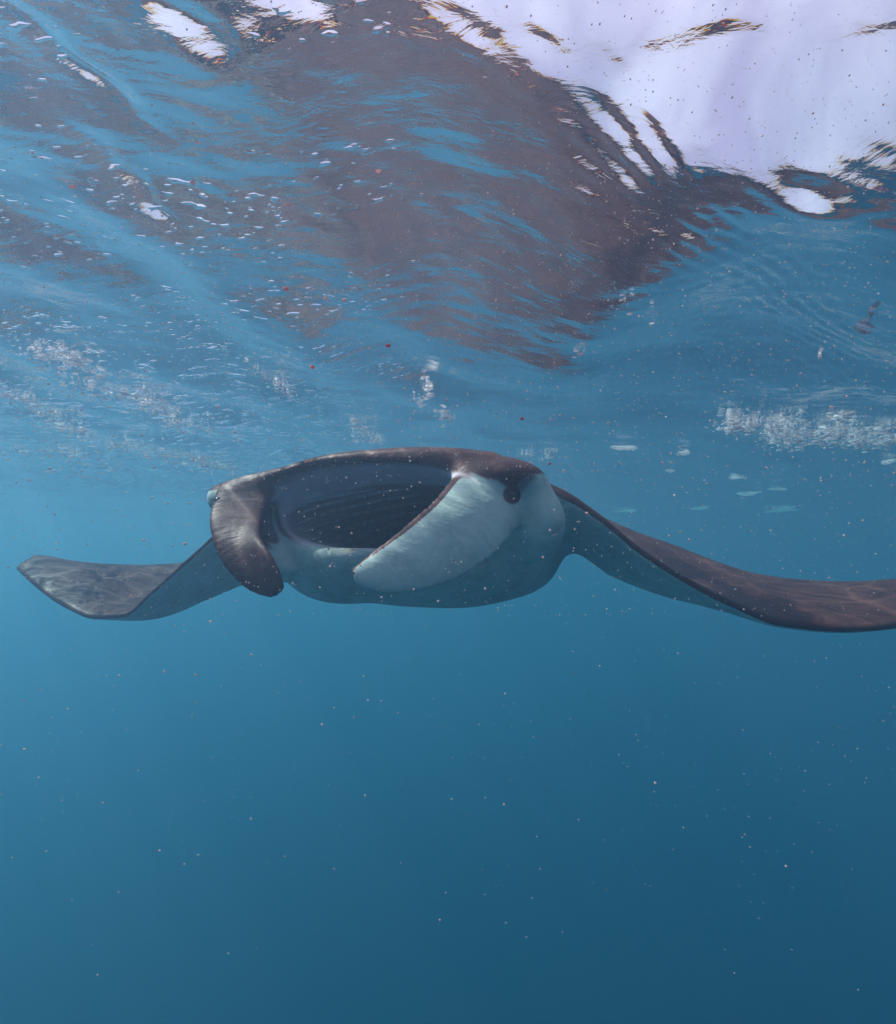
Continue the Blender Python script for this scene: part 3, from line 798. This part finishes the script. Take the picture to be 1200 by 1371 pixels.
foam_patch([(695, 606, 3), (715, 608, 4), (730, 616, 3), (738, 604, 3)], 260, 0.0028, 'pale torn film of foam right above the near eye')
foam_patch([(760, 388, 3), (770, 391, 2)], 110, 0.0022, 'small bright foam fleck alone on the dark reflection, leftmost of that row')
foam_patch([(810, 388, 3), (832, 400, 3), (850, 412, 3), (876, 420, 2)], 220, 0.0022, 'chain of bright foam flecks on the right of the dark reflection')
foam_patch([(770, 469, 3), (780, 469, 2)], 60, 0.0022, 'single bright foam fleck on the lowest lobe of the dark reflection')
foam_patch([(700, 243, 3), (712, 240, 3)], 60, 0.0014, 'bright foam fleck high on the dark reflection, nearest the camera')
foam_patch([(60, 470, 16), (120, 500, 18), (180, 540, 18), (240, 560, 16)], 3200, 0.0026, 'wide scatter of bubbles on the left, upper streak', spread=14)
foam_patch([(10, 520, 10), (70, 560, 16), (140, 590, 16), (220, 610, 14), (280, 620, 8)], 3600, 0.0028, 'wide scatter of bubbles on the left, lower streak ending by the manta', spread=14)
foam_patch([(40, 604, 8), (70, 612, 8), (110, 612, 6)], 700, 0.0034, 'dense milky foam patch at the far left below the streaks', drop=0.04)
def film(px, py, w, h, label):
    """one torn scrap of foam: a thin lumpy lens lying against the surface"""
    c = under_surface(px, py); W2 = 0.42 * w / F * c[1]; D2 = 0.24 * h * c[1] / (HY - py)
    nr, ns = 5, 22; ph = rng.random(4) * 6.28; V = [c * 0]; 
    up, dn = [], []
    for j in range(ns):
        a_ = 2 * math.pi * j / ns; rad = 1 + 0.30 * math.sin(2 * a_ + ph[0]) + 0.32 * math.sin(3 * a_ + ph[1]) + 0.26 * math.sin(7 * a_ + ph[2])
        for i in range(1, nr + 1):
            q = i / nr * rad; up.append((W2 * q * math.cos(a_), D2 * q * math.sin(a_), i / nr))
    V = [(0, 0, 0.003)] + [(x, y, 0.003 * (1 - r * r)) for x, y, r in up] + [(0, 0, -0.009)] + [(x, y, -0.009 * (1 - r * r) + 0.002 * rng.normal() * (r < 1)) for x, y, r in up]
    Fc = []
    for base, fl in ((0, 0), (1 + ns * nr, 1)):
        for j in range(ns):
            j2 = (j + 1) % ns; A = base + 1 + j * nr; B = base + 1 + j2 * nr
            tri = [(base, A, B)] + [x_ for i in range(nr - 1) for x_ in ((A + i, A + i + 1, B + i + 1), (A + i, B + i + 1, B + i))]
            Fc += [t_[::-1] if fl else t_ for t_ in tri]
    V = np.array(V); V[:, 2] += water_h(V[:, 0] + c[0], V[:, 1] + c[1]) - c[2] - 0.004
    o = mesh_obj('foam_fleck', V, Fc, film_mat); o.location = c
    tag(o, label, 'foam fleck', 'small foam flecks floating right of the manta')
film_mat = foam_mat
for px, py, w, h, lb in ((916, 607, 18, 8, 'bright foam fleck below the left end of the large foam patch'),
                         (838, 600, 34, 7, 'long pale foam fleck halfway from the manta brow to the large foam patch'),
                         (898, 631, 12, 5, 'small foam fleck straight under the bright fleck below the large foam patch'),
                         (1003, 661, 28, 8, 'larger foam fleck above the right wing with a smaller one at its right'),
                         (1042, 655, 24, 4, 'thin foam fleck at the right of the larger fleck above the right wing'),
                         (938, 681, 18, 6, 'foam fleck low over the bend of the right wing'),
                         (1045, 704, 28, 6, 'lowest foam fleck, right over the outer part of the right wing'),
                         (1154, 441, 30, 4, 'thin foam streak high at the right edge, under the dark reflection'),
                         (1166, 418, 8, 4, 'tiny bright foam dot near the right edge, highest of the flecks'),
                         (1098, 477, 6, 3, 'tiny foam dot in open blue above the large foam patch'),
                         (840, 686, 26, 5, 'foam fleck closest to the inner right wing'),
                         (1188, 619, 14, 4, 'foam fleck at the right edge below the large foam patch'),
                         (985, 640, 22, 4, 'faint foam fleck between the large patch and the larger fleck')):
    film(px, py, w, h, lb)
